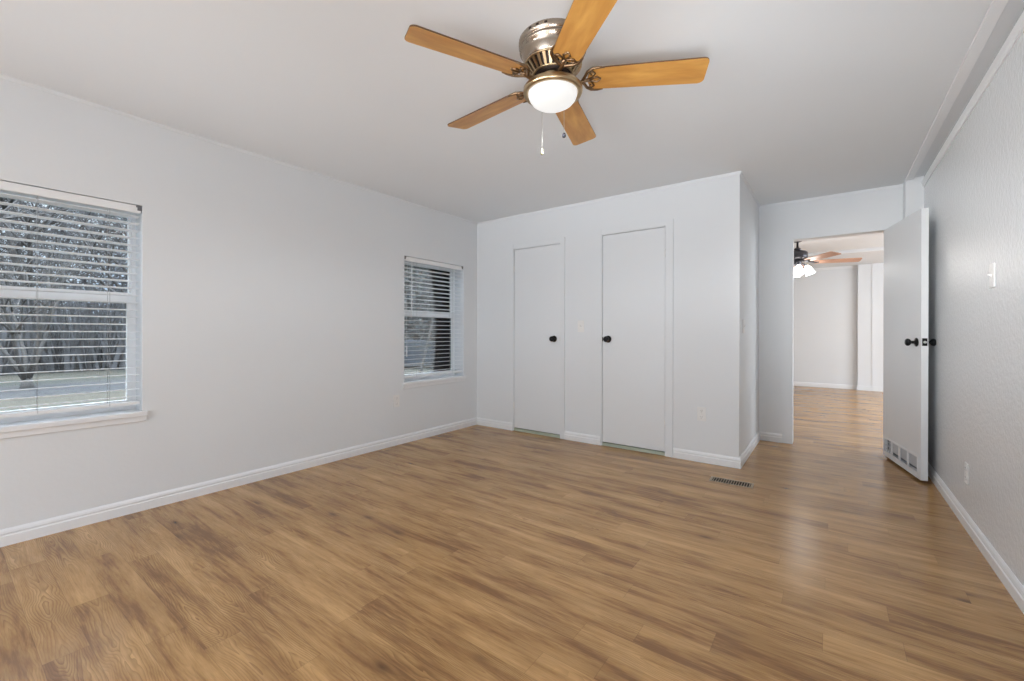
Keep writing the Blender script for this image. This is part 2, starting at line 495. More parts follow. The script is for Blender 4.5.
B_ = 0.014
profile_run('baseboard_left', BB, (XL, YR), (XL, YC), (1, 0), M['trim'])
profile_run('baseboard_closet_left', BB, (XL + B_, YC), (D1[0] - 0.004, YC), (0, -1), M['trim'])
profile_run('baseboard_closet_middle', BB, (D1[1] + 0.05, YC), (D2[0] - 0.004, YC), (0, -1), M['trim'])
profile_run('baseboard_closet_right', BB, (D2[1] + 0.067, YC), (XB + B_, YC), (0, -1), M['trim'])
profile_run('baseboard_closet_side', BB, (XB, YC), (XB, YD), (1, 0), M['trim'])
profile_run('baseboard_back', BB, (XB + B_, YD), (DW[0] - 0.075, YD), (0, -1), M['trim'])
profile_run('baseboard_right', BB, (XR, YR), (XR, 4.83), (-1, 0), M['trim'])
profile_run('baseboard_rear', BB, (XL + B_, YR), (XR - B_, YR), (0, 1), M['trim'])
profile_run('baseboard_far', BB, (XL, YF), (0.41, YF), (0, -1), M['trim'])
# thin cove strips along the ceiling
CV = [(0, 0.004), (0.003, 0.004), (0.008, 0.012), (0.010, 0.022), (0, 0.022)]
profile_run('trim_1', CV, (XL, YR), (XL, YC), (1, 0), M['wall'], H - 0.022)
profile_run('trim_2', CV, (XL + 0.016, YC), (XB + 0.012, YC), (0, -1), M['wall'], H - 0.022)
profile_run('trim_3', CV, (XB, YC), (XB, YD), (1, 0), M['wall'], H - 0.022)
profile_run('trim_4', CV, (XB + 0.016, YD), (0.50, YD), (0, -1), M['wall'], H - 0.022)
# flat board on the ceiling and crown strip along the right wall, boxed corner behind the door
struct('trim_5', MB().box(0.500, 0.546, YR, 4.83, H - 0.016, H), M['trim'], bevel=0.002)
CR = [(0, 0), (0.006, 0), (0.006, 0.012), (0.012, 0.02), (0.016, 0.046), (0.010, 0.060), (0, 0.062)]
profile_run('trim_6', CR, (XR, YR), (XR, 4.83), (-1, 0), M['trim'], H - 0.092)
struct('trim_7', MB().box(0.500, XR, 4.83, YD, 0, H), M['wall'])
# far room: rail at the head of the far wall and a boxed column
struct('trim_8', MB().box(XL, 0.42, YF - 0.02, YF, H2 - 0.045, H2), M['trim'])
struct('trim_9', MB().box(0.42, 1.3, YF - 0.10, YF, 0, H2).box(0.405, 1.3, YF - 0.112, YF, 0, 0.083).box(0.62, 0.66, YF - 0.108, YF - 0.10, 0.083, H2), M['wall'])
struct('trim_10', MB().box(XL, 3.0, 8.55, 8.70, H2 - 0.05, H2), M['ceiling'])
# flat casing and jamb of the doorway
mb = MB()
mb.box(DW[0] - 0.075, DW[0], YD - 0.009, YD, 0, DW[2] + 0.004)
mb.box(DW[0] - 0.001, DW[0] + 0.012, YD - 0.009, YD + 0.119, 0, DW[2])
mb.box(DW[0] - 0.001, DW[1], YD - 0.004, YD + 0.119, DW[2] - 0.012, DW[2] + 0.002)
mb.box(DW[1] - 0.012, DW[1] + 0.001, YD + 0.02, YD + 0.119, 0, DW[2])
struct('trim_11', mb, M['wall'])


def casing(name, d, wl_, wr_, head):
    m_ = MB()
    x0, x1, z1 = d
    m_.box(x0 - wl_, x0, YC - 0.008, YC, 0, z1 + head)
    m_.box(x1, x1 + wr_, YC - 0.014, YC, 0, z1 + head)
    m_.box(x0, x1, YC - 0.006, YC, z1, z1 + head)
    # jamb behind the leaf
    m_.box(x0, x0 + 0.006, YC - 0.004, YC + 0.1, 0, z1); m_.box(x1 - 0.006, x1, YC - 0.004, YC + 0.1, 0, z1)
    m_.box(x0, x1, YC - 0.004, YC + 0.1, z1 - 0.006, z1)
    return struct(name, m_, M['wall'], bevel=0.0015)


casing('trim_12', D1, 0.004, 0.050, 0.052)
casing('trim_13', D2, 0.004, 0.064, 0.052)


# ------------------------------------------------------------------ doors
def knob_mb(mat):
    """round door knob with rosette, axis along local +Z"""
    return MB().lathe([(0, 0), (0.031, 0), (0.033, 0.003), (0.031, 0.007), (0.020, 0.010), (0.0115, 0.014), (0.0105, 0.030),
                       (0.015, 0.036), (0.024, 0.042), (0.0275, 0.050), (0.0265, 0.058), (0.020, 0.064), (0.010, 0.0665), (0, 0.067)], 28, mat)


def closet_door(name, d, hinge_left, kx, kz):
    x0, x1 = d[0] + 0.009, d[1] - 0.009
    z1 = d[2] - 0.010
    leaf = struct(name, MB().box(x0, x1, YC + 0.004, YC + 0.036, 0.035, z1), M['door'], bevel=0.0012)
    knob_mb(Matrix.Translation((kx, YC + 0.004, kz)) @ Matrix.Rotation(PI / 2, 4, 'X')).build('door_knob', M['black'], leaf)
    hx = x0 - 0.003 if hinge_left else x1 + 0.003
    for z in (1.775, 0.28):
        h = MB().lathe([(0, -0.032), (0.0045, -0.032), (0.0045, 0.032), (0, 0.034)], 12, Matrix.Translation((hx, YC - 0.003, z)))
        h.box(hx - 0.006, hx + 0.006, YC - 0.001, YC + 0.005, z - 0.03, z + 0.03)
        h.build('hinge', M['plate'], leaf)
    lx = x1 if hinge_left else x0
    MB().box(lx - 0.003, lx + 0.003, YC - 0.0015, YC + 0.012, kz - 0.022, kz + 0.022).build('latch_plate', M['black'] if not hinge_left else M['steel'], leaf)
    return leaf


closet_door('door_1', D1, True, -2.290, 1.013)
closet_door('door_2', D2, False, -1.697, 1.016)
for i, d in enumerate((D1, D2)):
    struct('trim_%d' % (14 + i), MB().box(d[0] + 0.006, d[1] - 0.006, YC + 0.003, YC + 0.10, 0, 0.027), M['threshold'])

# open door: local frame, s along the leaf from the hinge, n across towards the right wall
A = Vector((0.373, 4.965, 0)); Bp = Vector((0.523, 4.245, 0))
t_ = (Bp - A).normalized(); n_ = Vector((-t_.y, t_.x, 0)) * (1 if -t_.y > 0 else -1)
DM = Matrix(((t_.x, n_.x, 0, A.x), (t_.y, n_.y, 0, A.y), (0, 0, 1, 0), (0, 0, 0, 1)))
DL = 0.742; DT = 0.040
gx0, gx1, gz0, gz1 = 0.035, 0.690, 0.066, 0.172
mb = MB()
mb.box(0, gx0, 0, DT, 0.020, 1.972, mat=DM); mb.box(gx1, DL, 0, DT, 0.020, 1.972, mat=DM)
mb.box(gx0, gx1, 0, DT, 0.020, gz0, mat=DM); mb.box(gx0, gx1, 0, DT, gz1, 1.972, mat=DM)
door3 = struct('door_3', mb, M['door'])
g = MB()
fw = 0.012
for (a, b, c, d) in ((gx0 - fw, gx1 + fw, gz0 - fw, gz0), (gx0 - fw, gx1 + fw, gz1, gz1 + fw), (gx0 - fw, gx0, gz0, gz1), (gx1, gx1 + fw, gz0, gz1)):
    g.box(a, b, -0.005, 0.002, c, d, mat=DM)
grille = g.build('return_air_grille', M['grille'], door3)
cell = (gx1 - gx0) / 4
for k in range(1, 4):
    MB().box(gx0 + k * cell - 0.011, gx0 + k * cell + 0.011, -0.005, 0.004, gz0, gz1, mat=DM).build('divider', M['grille'], grille)
for k in range(4):
    lv = MB()
    xa, xb = gx0 + k * cell + 0.011, gx0 + (k + 1) * cell - 0.011
    for j in range(4 if k else 3):
        zc = gz0 + (0.026 + j * 0.0205 if k else 0.018 + j * 0.032)
        hh = 0.0195 if k else 0.004
        lv.add([(xa, 0.001, zc), (xb, 0.001, zc), (xb, 0.007, zc + hh), (xa, 0.007, zc + hh),
                (xa, 0.002, zc - 0.0012), (xb, 0.002, zc - 0.0012), (xb, 0.008, zc + hh - 0.0012), (xa, 0.008, zc + hh - 0.0012)],
               [(0, 1, 2, 3), (7, 6, 5, 4), (0, 4, 5, 1), (1, 5, 6, 2), (2, 6, 7, 3), (3, 7, 4, 0)], mat=DM)
    if not k:
        for xx in (0.33, 0.66):
            lv.box(xa + (xb - xa) * xx - 0.003, xa + (xb - xa) * xx + 0.003, 0.001, 0.006, gz0, gz1, mat=DM)
    lv.build('louvre_set', M['louvre'], grille)
MB().box(gx0, gx1, 0.022, 0.026, gz0, gz1, mat=DM).build('duct_screen', M['grille_dark'], grille)
knob_mb(DM @ Matrix.Translation((0.672, 0, 1.010)) @ Matrix.Rotation(PI / 2, 4, 'X')).build('door_knob', M['black'], door3)
knob_mb(DM @ Matrix.Translation((0.672, DT, 1.010)) @ Matrix.Rotation(-PI / 2, 4, 'X')).build('door_knob', M['black'], door3)
lp = MB().box(DL - 0.001, DL + 0.002, 0.006, DT - 0.006, 0.985, 1.040, mat=DM).build('latch_plate', M['black'], door3)
MB().lathe([(0.009, 0), (0.009, 0.008), (0.006, 0.010), (0, 0.010)], 16,
           DM @ Matrix.Translation((DL + 0.002, DT / 2, 1.012)) @ Matrix.Rotation(PI / 2, 4, 'Y')).build('latch_bolt', M['steel'], lp)
for z in (0.22, 1.0, 1.76):
    MB().lathe([(0, -0.045), (0.006, -0.045), (0.006, 0.045), (0, 0.047)], 12, DM @ Matrix.Translation((-0.008, DT - 0.004, z))).build('hinge', M['steel'], door3)
# strike plate on the jamb
sp = MB().box(DW[0] + 0.011, DW[0] + 0.0135, YD + 0.004, YD + 0.030, 0.98, 1.04).build('strike_plate', M['steel'])
sp.parent = bpy.data.objects['trim_11']


# ------------------------------------------------------------------ windows and blinds
def window(name, w):
    """double-hung vinyl window at the outside of the deep opening"""
    y0, y1, z0, z1 = w['y0'], w['y1'], w['z0'], w['z1']
    gx = XL - 0.150
    mid = (z0 + z1) / 2 + 0.075
    f = MB()
    fw_ = 0.020
    f.box(gx - 0.05, gx + 0.010, y0, y0 + fw_, z0, z1); f.box(gx - 0.05, gx + 0.010, y1 - fw_, y1, z0, z1)
    f.box(gx - 0.05, gx + 0.010, y0 + fw_, y1 - fw_, z1 - 0.030, z1); f.box(gx - 0.05, gx + 0.010, y0 + fw_, y1 - fw_, z0, z0 + 0.030)
    root = f.build(name, M['vinyl'], kind='structure')
    def sash(nm, zz0, zz1, xx, st, rb, rt):
        s = MB()
        a, b = y0 + fw_, y1 - fw_
        s.box(xx - 0.028, xx, a, a + st, zz0, zz1); s.box(xx - 0.028, xx, b - st, b, zz0, zz1)
        s.box(xx - 0.028, xx, a + st, b - st, zz0, zz0 + rb); s.box(xx - 0.028, xx, a + st, b - st, zz1 - rt, zz1)
        so = s.build(nm, M['vinyl'], root)
        MB().box(xx - 0.017, xx - 0.013, a + st, b - st, zz0 + rb, zz1 - rt).build('pane', M['glass'], so)
        return so
    sash('upper_sash', mid - 0.03, z1 - 0.030, gx - 0.020, 0.006, 0.050, 0.020)
    ls = sash('lower_sash', z0 + 0.030, mid + 0.030, gx + 0.008, 0.020, 0.040, 0.062)
    MB().box(gx + 0.008, gx + 0.022, (y0 + y1) / 2 - 0.03, (y0 + y1) / 2 + 0.03, mid + 0.010, mid + 0.022).build('sash_lock', M['vinyl'], ls)
    # stool and small apron
    s = MB().box(XL - 0.145, XL, y0 + 0.0005, y1 - 0.0005, z0 - 0.010, z0 + 0.012).box(XL, XL + 0.022, y0 - 0.024, y1 + 0.024, z0 - 0.016, z0 + 0.012)
    so = s.build('sill', M['trim'], root, bevel=0.004)
    MB().box(XL, XL + 0.010, y0 - 0.020, y1 + 0.020, z0 - 0.048, z0 - 0.016).build('apron', M['trim'], root, bevel=0.003)
    return root


window('window_1', W1)
window('window_2', W2)


def blind(w, label, wand, drop):
    """two-inch slat blind hung in the opening, slats open"""
    y0, y1, z1 = w['y0'] + 0.006, w['y1'] - 0.006, w['z1'] - 0.003
    root = empty('window_blind', (XL - 0.035, (y0 + y1) / 2, z1))
    tag(root, label, 'blind', 'white slat blinds in the two windows')
    hw = (y1 - y0) / 2
    hr = MB().box(-0.027, 0.027, -hw, hw, -0.044, -0.001).build('headrail', M['slat'], root, bevel=0.002)
    for s_ in (-1, 1):
        MB().box(-0.028, 0.030, s_ * (hw + 0.003), s_ * (hw - 0.016), -0.030, 0.0).box(0.020, 0.0305, s_ * (hw + 0.003), s_ * (hw - 0.022), -0.012, 0.001).build('mounting_bracket', M['clip'], hr)
    # crowned slat cross-section, room edge tipped slightly up
    pitch = 0.0432; n_sl = int((drop - 0.080) / pitch)
    sec = []
    for i in range(7):
        u_ = -0.0245 + 0.049 * i / 6
        sec.append((u_, 0.0022 * (1 - (u_ / 0.0245) ** 2)))
    loop = [(a, b + 0.0012) for a, b in sec] + [(a, b - 0.0012) for a, b in sec[::-1]]
    tilt = math.radians(4.5)
    loop = [(a * math.cos(tilt) - b * math.sin(tilt), a * math.sin(tilt) + b * math.cos(tilt)) for a, b in loop]
    k = len(loop)
    v = [(a, -hw + 0.004, b) for a, b in loop] + [(a, hw - 0.004, b) for a, b in loop]
    f = [(i, (i + 1) % k, k + (i + 1) % k, k + i) for i in range(k)] + [tuple(range(k)), tuple(range(k, 2 * k))[::-1]]
    first = None
    for j in range(n_sl):
        z = -0.066 - j * pitch
        if first is None:
            first = MB().add(v, f).build('slat', M['slat'], root); first.location = (0, 0, z)
        else:
            c = first.copy(); COL.objects.link(c); c.parent = root; c.location = (0, 0, z)
    zb = -0.066 - n_sl * pitch
    MB().box(-0.0255, 0.0255, -hw + 0.004, hw - 0.004, zb - 0.004, zb + 0.014).build('bottom_rail', M['slat'], root, bevel=0.002)
    for s_ in (-0.67, 0.0, 0.67) if not wand else (-0.62, 0.62):
        MB().tube([(0.0262, s_ * hw, -0.04), (0.0262, s_ * hw, zb)], 0.0008, 6).tube([(-0.0262, s_ * hw, -0.04), (-0.0262, s_ * hw, zb)], 0.0008, 6).build('ladder_cord', M['cord'], root)
    if wand:
        yw = -hw + 0.085
        wd = MB().tube([(0.036, yw, -0.040), (0.037, yw, -0.30), (0.036, yw, -0.60)], [0.0035, 0.004, 0.0045], 6)
        wd.build('tilt_wand', M['wand'], root)
        yc_ = -hw + 0.020
        lc = MB().tube([(0.034, yc_ + 0.012, -0.040), (0.034, yc_, -0.50), (0.034, yc_ + 0.005, -0.88)], 0.0012, 6).build('lift_cord', M['wand'], root)
        MB().lathe([(0, -0.985), (0.006, -0.985), (0.0055, -0.94), (0.003, -0.88), (0, -0.878)], 10, Matrix.Translation((0.034, yc_ + 0.005, 0))).build('tassel', M['wand'], lc)
    return root


blind(W1, 'white slat blind in the window at the left edge of the photo', False, 1.215)
blind(W2, 'white slat blind with a hanging tilt wand in the window nearest the closet corner', True, 1.215)


# ------------------------------------------------------------------ switches and outlets
def cover(name, origin, nrm, label, cat, outlet):
    """wall plate; local x across, z up, y out of the wall"""
    o_ = empty(name, origin)
    ang = math.atan2(nrm[1], nrm[0]) - PI / 2
    o_.rotation_euler = (0, 0, ang)
    tag(o_, label, cat, 'wall switches' if not outlet else 'wall outlets')
    MB().box(-0.035, 0.035, 0.0, 0.006, -0.0575, 0.0575).build('cover_plate', M['plate'], o_, bevel=0.003)
    if outlet:
        for z in (-0.026, 0.026):
            fc = MB().prism([(0.0165 * math.cos(a), 0.0165 * math.sin(a) if abs(math.sin(a)) < 0.8 else 0.0132 * math.copysign(1, math.sin(a))) for a in [2 * PI * k / 24 for k in range(24)]], 0, 0.0025,
                            mat=Matrix.Translation((0, 0.006, z)) @ Matrix.Rotation(-PI / 2, 4, 'X')).build('socket_face', M['plate'], o_)
            s_ = MB().box(-0.0075, -0.0055, 0.0075, 0.009, z + 0.001, z + 0.009).box(0.0055, 0.0075, 0.0075, 0.009, z + 0.002, z + 0.008)
            s_.box(-0.002, 0.002, 0.0075, 0.009, z - 0.009, z - 0.005)
            s_.build('slot', M['slot'], fc)
        MB().lathe([(0.003, 0), (0.003, 0.001), (0, 0.0015)], 10, Matrix.Translation((0, 0.006, 0)) @ Matrix.Rotation(-PI / 2, 4, 'X')).build('screw', M['steel'], o_)
    else:
        MB().box(-0.006, 0.006, 0.005, 0.0075, -0.013, 0.013).build('toggle_frame', M['plate'], o_)
        MB().add([(-0.004, 0.006, -0.006), (0.004, 0.006, -0.006), (0.004, 0.006, 0.006), (-0.004, 0.006, 0.006),
                  (-0.003, 0.018, 0.003), (0.003, 0.018, 0.003), (0.003, 0.018, 0.009), (-0.003, 0.018, 0.009)],
                 [(0, 1, 2, 3), (4, 5, 6, 7), (0, 1, 5, 4), (1, 2, 6, 5), (2, 3, 7, 6), (3, 0, 4, 7)]).build('toggle', M['plate'], o_)
        for z in (-0.030, 0.030):
            MB().lathe([(0.003, 0), (0.003, 0.001), (0, 0.0015)], 10, Matrix.Translation((0, 0.006, z)) @ Matrix.Rotation(-PI / 2, 4, 'X')).build('screw', M['plate'], o_)
    return o_


cover('light_switch', (-1.982, YC, 1.140), (0, -1), 'white light switch between the two closet doors', 'switch', False)
cover('light_switch', (XB, 4.015, 1.130), (1, 0), 'white light switch on the narrow side of the closet by the doorway', 'switch', False)
cover('light_switch', (XR, 2.96, 1.345), (-1, 0), 'white light switch on the right-hand wall, seen edge on', 'switch', False)
cover('wall_outlet', (XL, 2.672, 0.420), (1, 0), 'white wall outlet under the window nearest the closet corner', 'outlet', True)
cover('wall_outlet', (-0.862, YC, 0.400), (0, -1), 'white wall outlet right of the closet doors', 'outlet', True)
cover('wall_outlet', (XR, 3.42, 0.30), (-1, 0), 'white wall outlet low on the right-hand wall, seen edge on', 'outlet', True)

# ------------------------------------------------------------------ floor register
reg = empty('floor_register', (-0.572, 3.443, 0), math.radians(2.0))
tag(reg, 'tan metal floor vent with dark slots in front of the closet corner', 'vent')
hx, hy = 0.140, 0.056
g = MB()
g.box(-hx, hx, -hy, -hy + 0.010, 0, 0.0026).box(-hx, hx, hy - 0.010, hy, 0, 0.004).box(-hx, -hx + 0.016, -hy + 0.010, hy - 0.010, 0, 0.004).box(hx - 0.016, hx, -hy + 0.010, hy - 0.010, 0, 0.004)
g.build('frame', M['register'], reg, bevel=0.0015)
for k in range(15):
    x = -hx + 0.016 + (k + 0.5) * (2 * hx - 0.032) / 15
    MB().box(x - 0.0026, x + 0.0026, -hy + 0.010, hy - 0.010, 0.0008, 0.0016).build('bar', M['register'], reg)
MB().box(-hx + 0.012, hx - 0.012, -hy + 0.012, hy - 0.012, 0.0001, 0.0007).build('duct_opening', M['register_dark'], reg)


# ------------------------------------------------------------------ ceiling fan with light
def rot_z(a): return Matrix.Rotation(a, 4, 'Z')


FC = Vector((-0.992, 1.648, H)); A0 = 0.507
fan = empty('ceiling_fan', FC)
tag(fan, 'nearer ceiling fan with honey maple blades and a lit round bowl', 'ceiling fan')
hs = MB().lathe([(0, 0), (0.148, 0), (0.151, -0.004), (0.151, -0.022), (0.144, -0.028), (0.140, -0.034), (0.147, -0.039), (0.147, -0.045), (0.138, -0.050),
                 (0.134, -0.070), (0.129, -0.092), (0.124, -0.102), (0.120, -0.106), (0, -0.106)], 48)
hso = hs.build('motor_housing', M['nickel'], fan)
for k in range(3):
    a = math.radians(262 + 14 * k)
    MB().box(-0.006, 0.006, -0.002, 0.002, -0.004, 0.004, mat=rot_z(a) @ Matrix.Translation((0.1505, 0, -0.013)) @ rot_z(PI / 2)).build('slot', M['dark'], hso)
# vented ring: ribs between two hoops over a dark core
vr = MB().lathe([(0.124, -0.104), (0.128, -0.108), (0.126, -0.113), (0.119, -0.112), (0.119, -0.105), (0.124, -0.104)], 48)
vr.lathe([(0.090, -0.146), (0.094, -0.151), (0.088, -0.155), (0.082, -0.152), (0.090, -0.146)], 48)
for k in range(28):
    a = 2 * PI * k / 28
    vr.add([(0.124, -0.0065, -0.110), (0.124, 0.0065, -0.110), (0.092, 0.0048, -0.149), (0.092, -0.0048, -0.149),
            (0.118, -0.0065, -0.110), (0.118, 0.0065, -0.110), (0.086, 0.0048, -0.149), (0.086, -0.0048, -0.149)],
           [(0, 1, 2, 3), (7, 6, 5, 4), (0, 4, 5, 1), (1, 5, 6, 2), (2, 6, 7, 3), (3, 7, 4, 0)], mat=rot_z(a))
vr.build('vent_ring', M['brass'], fan)
MB().lathe([(0.114, -0.104), (0.081, -0.146), (0.076, -0.158), (0, -0.158)], 40).build('motor_core', M['dark'], fan)
MB().lathe([(0, -0.154), (0.058, -0.154), (0.060, -0.160), (0.056, -0.170), (0.050, -0.172), (0.048, -0.184), (0.064, -0.190), (0, -0.192)], 36).build('switch_housing', M['brass'], fan)
lk = MB().lathe([(0.048, -0.180), (0.073, -0.184), (0.110, -0.190), (0.124, -0.196), (0.130, -0.203), (0.131, -0.216), (0.127, -0.226), (0.112, -0.226), (0.106, -0.216), (0.06, -0.200), (0, -0.200)], 48).build('light_kit', M['brass'], fan, loc=(0, 0, -0.006))
MB().lathe([(0.1085, -0.216), (0.1075, -0.230), (0.102, -0.245), (0.090, -0.260), (0.069, -0.273), (0.040, -0.281), (0, -0.283)], 48).build('glass_bowl', M['bowl'], fan, loc=(0, 0, -0.006))
lamp('fan_bulb', 'SPOT', FC + Vector((0, 0, -0.335)), 30, (0.94, 0.99, 1.05), look=FC + Vector((0, 0, -2)), shadow_soft_size=0.045, spot_size=math.radians(176), spot_blend=0.3)


def blade_outline(r0, r1, w0, w1):
    pts = []
    n = 10
    for i in range(n + 1):                         # rounded root
        a = PI / 2 + PI * i / n
        pts.append((r0 + 0.045 + 0.045 * math.cos(a), w0 * math.sin(a)))
    def arc(cx, cy, rx, a0, a1):
        return [(cx + rx * math.cos(a0 + (a1 - a0) * i / 6), cy + rx * math.sin(a0 + (a1 - a0) * i / 6)) for i in range(7)]
    c = 0.024
    pts += arc(r1 - c - 0.006, -w1 + c, c, -PI / 2, 0)
    pts += arc(r1 - c, w1 - c, c, 0, PI / 2)
    return pts


def make_blade(k, zc=-0.173, pitch=-11):
    R_ = rot_z(A0 + k * 2 * PI / 5 + (0, 0.055, 0.03, 0, 0.02)[k]) @ Matrix.Translation((0, 0, zc)) @ Matrix.Rotation(math.radians(pitch), 4, 'X')
    b = MB()
    ol = blade_outline(0.152, 0.652, 0.060, 0.069)
    b.prism(ol, -0.003, 0.003, 0, 1)
    blade = b.build('blade', [M['maple'], M['blade_edge']], fan); blade.matrix_local = R_
    s = MB()
    s.tube([(0.066, 0, 0.004), (0.090, 0, -0.014), (0.120, 0, -0.016), (0.145, 0, -0.008), (0.165, 0, -0.006)], [0.012, 0.010, 0.008, 0.008, 0.007], 10)
    for sg in (-1, 1):
        s.tube([(0.128, 0, -0.012), (0.138, sg * 0.018, -0.008), (0.150, sg * 0.044, -0.005), (0.170, sg * 0.060, -0.004), (0.198, sg * 0.0635, -0.004), (0.222, sg * 0.062, -0.004)], [0.007, 0.007, 0.0065, 0.006, 0.005, 0.002], 8)
        s.tube([(0.150, 0, -0.007), (0.172, sg * 0.014, -0.006), (0.182, sg * 0.034, -0.006), (0.172, sg * 0.046, -0.006), (0.162, sg * 0.038, -0.006), (0.165, sg * 0.028, -0.006)], 0.004, 8)
        s.tube([(0.166, sg * 0.004, -0.006), (0.192, sg * 0.014, -0.006), (0.208, sg * 0.002, -0.005)], 0.004, 8)
    ir = s.build('blade_iron', M['bronze'], fan); ir.matrix_local = R_
    for px_, py_ in ((0.176, 0.026), (0.176, -0.026), (0.206, 0.0)):
        MB().lathe([(0.006, 0), (0.005, -0.003), (0, -0.004)], 12, Matrix.Translation((px_, py_, -0.004))).build('screw', M['brass'], ir)
    return blade


for k in range(5):
    make_blade(k)


def pull_chain(dx, dy, z0, z1, fob, dark):
    c = MB()
    c.tube([(dx * 0.55, dy * 0.55, -0.186), (dx * 0.9, dy * 0.9, -0.187), (dx, dy, -0.192), (dx, dy, z1)], 0.0012, 6)
    o_ = c.build('pull_chain', M['bead'], fan)
    if dark:
        MB().lathe([(0, 0.004), (0.004, 0.003), (0.0085, -0.004), (0.0095, -0.011), (0.007, -0.018), (0, -0.021)], 16, Matrix.Translation((dx, dy, z1))).build('fob', M['fob_dark'], o_)
    else:
        MB().lathe([(0, 0.008), (0.003, 0.006), (0.0045, -0.004), (0.007, -0.018), (0.006, -0.022), (0, -0.023)], 16, Matrix.Translation((dx, dy, z1))).build('fob', M['fob'], o_)


fwd = Vector((-0.593, 0.805)); rgt = Vector((0.805, 0.593))
p1 = fwd * 0.140 + rgt * -0.037; p2 = fwd * 0.140 + rgt * 0.067
pull_chain(p1.x, p1.y, 0, -0.418, None, False)
pull_chain(p2.x, p2.y, 0, -0.340, None, True)

# ------------------------------------------------------------------ fan of the next room
FN = Vector((-0.367, 7.12, H2))
fan2 = empty('ceiling_fan', FN)
tag(fan2, 'ceiling fan with dark metal motor and rosy blades seen through the open doorway', 'ceiling fan')
MB().lathe([(0, 0), (0.078, 0), (0.080, -0.012), (0.070, -0.030), (0.042, -0.048), (0.020, -0.056), (0, -0.056)], 28).build('canopy', M['pewter'], fan2)
MB().lathe([(0, -0.05), (0.013, -0.05), (0.013, -0.125), (0.036, -0.135), (0.042, -0.152), (0.030, -0.170), (0, -0.170)], 20).build('downrod', M['pewter'], fan2)
MB().lathe([(0, -0.165), (0.055, -0.170), (0.098, -0.182), (0.118, -0.198), (0.120, -0.258), (0.112, -0.278), (0.075, -0.292), (0, -0.292)], 36).build('motor_housing', M['pewter'], fan2)
MB().lathe([(0, -0.29), (0.045, -0.29), (0.05, -0.303), (0.046, -0.365), (0.03, -0.380), (0, -0.380)], 24).build('light_fitter', M['pewter'], fan2)
A2 = math.radians(18)
for k in range(5):
    R_ = rot_z(A2 + k * 2 * PI / 5) @ Matrix.Translation((0, 0, -0.330)) @ Matrix.Rotation(math.radians(-13), 4, 'X')
    bl = MB().prism(blade_outline(0.19, 0.73, 0.055, 0.066), -0.004, 0.004).build('blade', M['pink_wood'], fan2); bl.matrix_local = R_
    ir = MB().tube([(0.075, 0, 0.022), (0.13, 0, 0.004), (0.20, 0, -0.004), (0.25, 0, -0.006)], [0.014, 0.012, 0.018, 0.012], 8).build('blade_iron', M['pewter'], fan2); ir.matrix_local = R_
for k in range(4):
    a = math.radians(10 + 90 * k)
    arm = MB().tube([(0.035, 0, -0.350), (0.075, 0, -0.360), (0.100, 0, -0.385)], 0.009, 8, mat=rot_z(a)).build('lamp_arm', M['pewter'], fan2)
    MB().lathe([(0.016, 0), (0.026, -0.012), (0.040, -0.040), (0.048, -0.075), (0.052, -0.105), (0.060, -0.130), (0.057, -0.130), (0.045, -0.078), (0.02, -0.012), (0, -0.008)], 20,
               rot_z(a) @ Matrix.Translation((0.104, 0, -0.380)) @ Matrix.Rotation(math.radians(-22), 4, 'Y')).build('tulip_shade', M['tulip'], arm)
lamp('next_fan_bulb', 'POINT', FN + Vector((0, 0, -0.60)), 3, (1.0, 0.97, 0.92), shadow_soft_size=0.15)

# ------------------------------------------------------------------ yard outside the left windows
GZ = -0.70
struct('ground', MB().box(-90, XO - 0.02, -60, 60, GZ - 0.3, GZ), M['lawn'])
struct('wall_house_base', MB().box(XO, XO + 0.05, YR - 0.15, YF, GZ, -0.12), M['wall'])


def yard_at(px, py_d):
    """point on the ground seen at picture column px at distance py_d along the view"""
    d = _r * ((px - 512) / 432.37) + _w
    return Vector((d.x * py_d, d.y * py_d, GZ))


# strip of road and the low hedge run parallel to the house
tag(MB().box(-21.5, -17.5, -60, 60, GZ, GZ + 0.02).build('road', M['asphalt']), 'grey strip of road across the lawn outside the window', 'road')


def tuft_strip(name, x0, x1, y0, y1, h0, h1, n, m, w=0.09):
    b = MB()
    for _ in range(n):
        x = random.uniform(x0, x1); y = random.uniform(y0, y1); h = random.uniform(h0, h1); a = random.uniform(0, PI)
        dx, dy = math.cos(a) * w * random.uniform(.5, 1.5), math.sin(a) * w * random.uniform(.5, 1.5)
        lx, ly = random.uniform(-.35, .35) * h, random.uniform(-.35, .35) * h
        b.add([(x - dx, y - dy, GZ), (x + dx, y + dy, GZ), (x + dx * .4 + lx, y + dy * .4 + ly, GZ + h), (x - dx * .4 + lx, y - dy * .4 + ly, GZ + h)], [(0, 1, 2, 3)])
    return b.build(name, m)


tag(tuft_strip('grass_strip', -10.4, -8.2, -12, 16, 0.06, 0.16, 5200, M['shrub'], 0.10), 'dark green strip of taller grass across the yard outside the window', 'grass', kind='stuff')
tag(tuft_strip('underbrush', -33, -27, -34, 60, 0.8, 4.2, 9000, M['brush'], 0.07), 'grey bare underbrush at the foot of the woods', 'underbrush', kind='stuff')
def twig_cloud(name, x0, x1, y0, y1, z0, z1, n, m):
    b = MB()
    for _ in range(n):
        c = Vector((random.uniform(x0, x1), random.uniform(y0, y1), GZ + z0 + (z1 - z0) * random.random() ** 1.3))
        d = Vector((random.uniform(-.5, .5), random.uniform(-1, 1), random.uniform(-.2, 1.2))).normalized() * random.uniform(.5, 1.5)
        q = Vector((0, d.z, -d.y)).normalized() * random.uniform(.012, .05)
        b.add([tuple(c - q), tuple(c + q), tuple(c + d)], [(0, 1, 2)])
    return b.build(name, m)
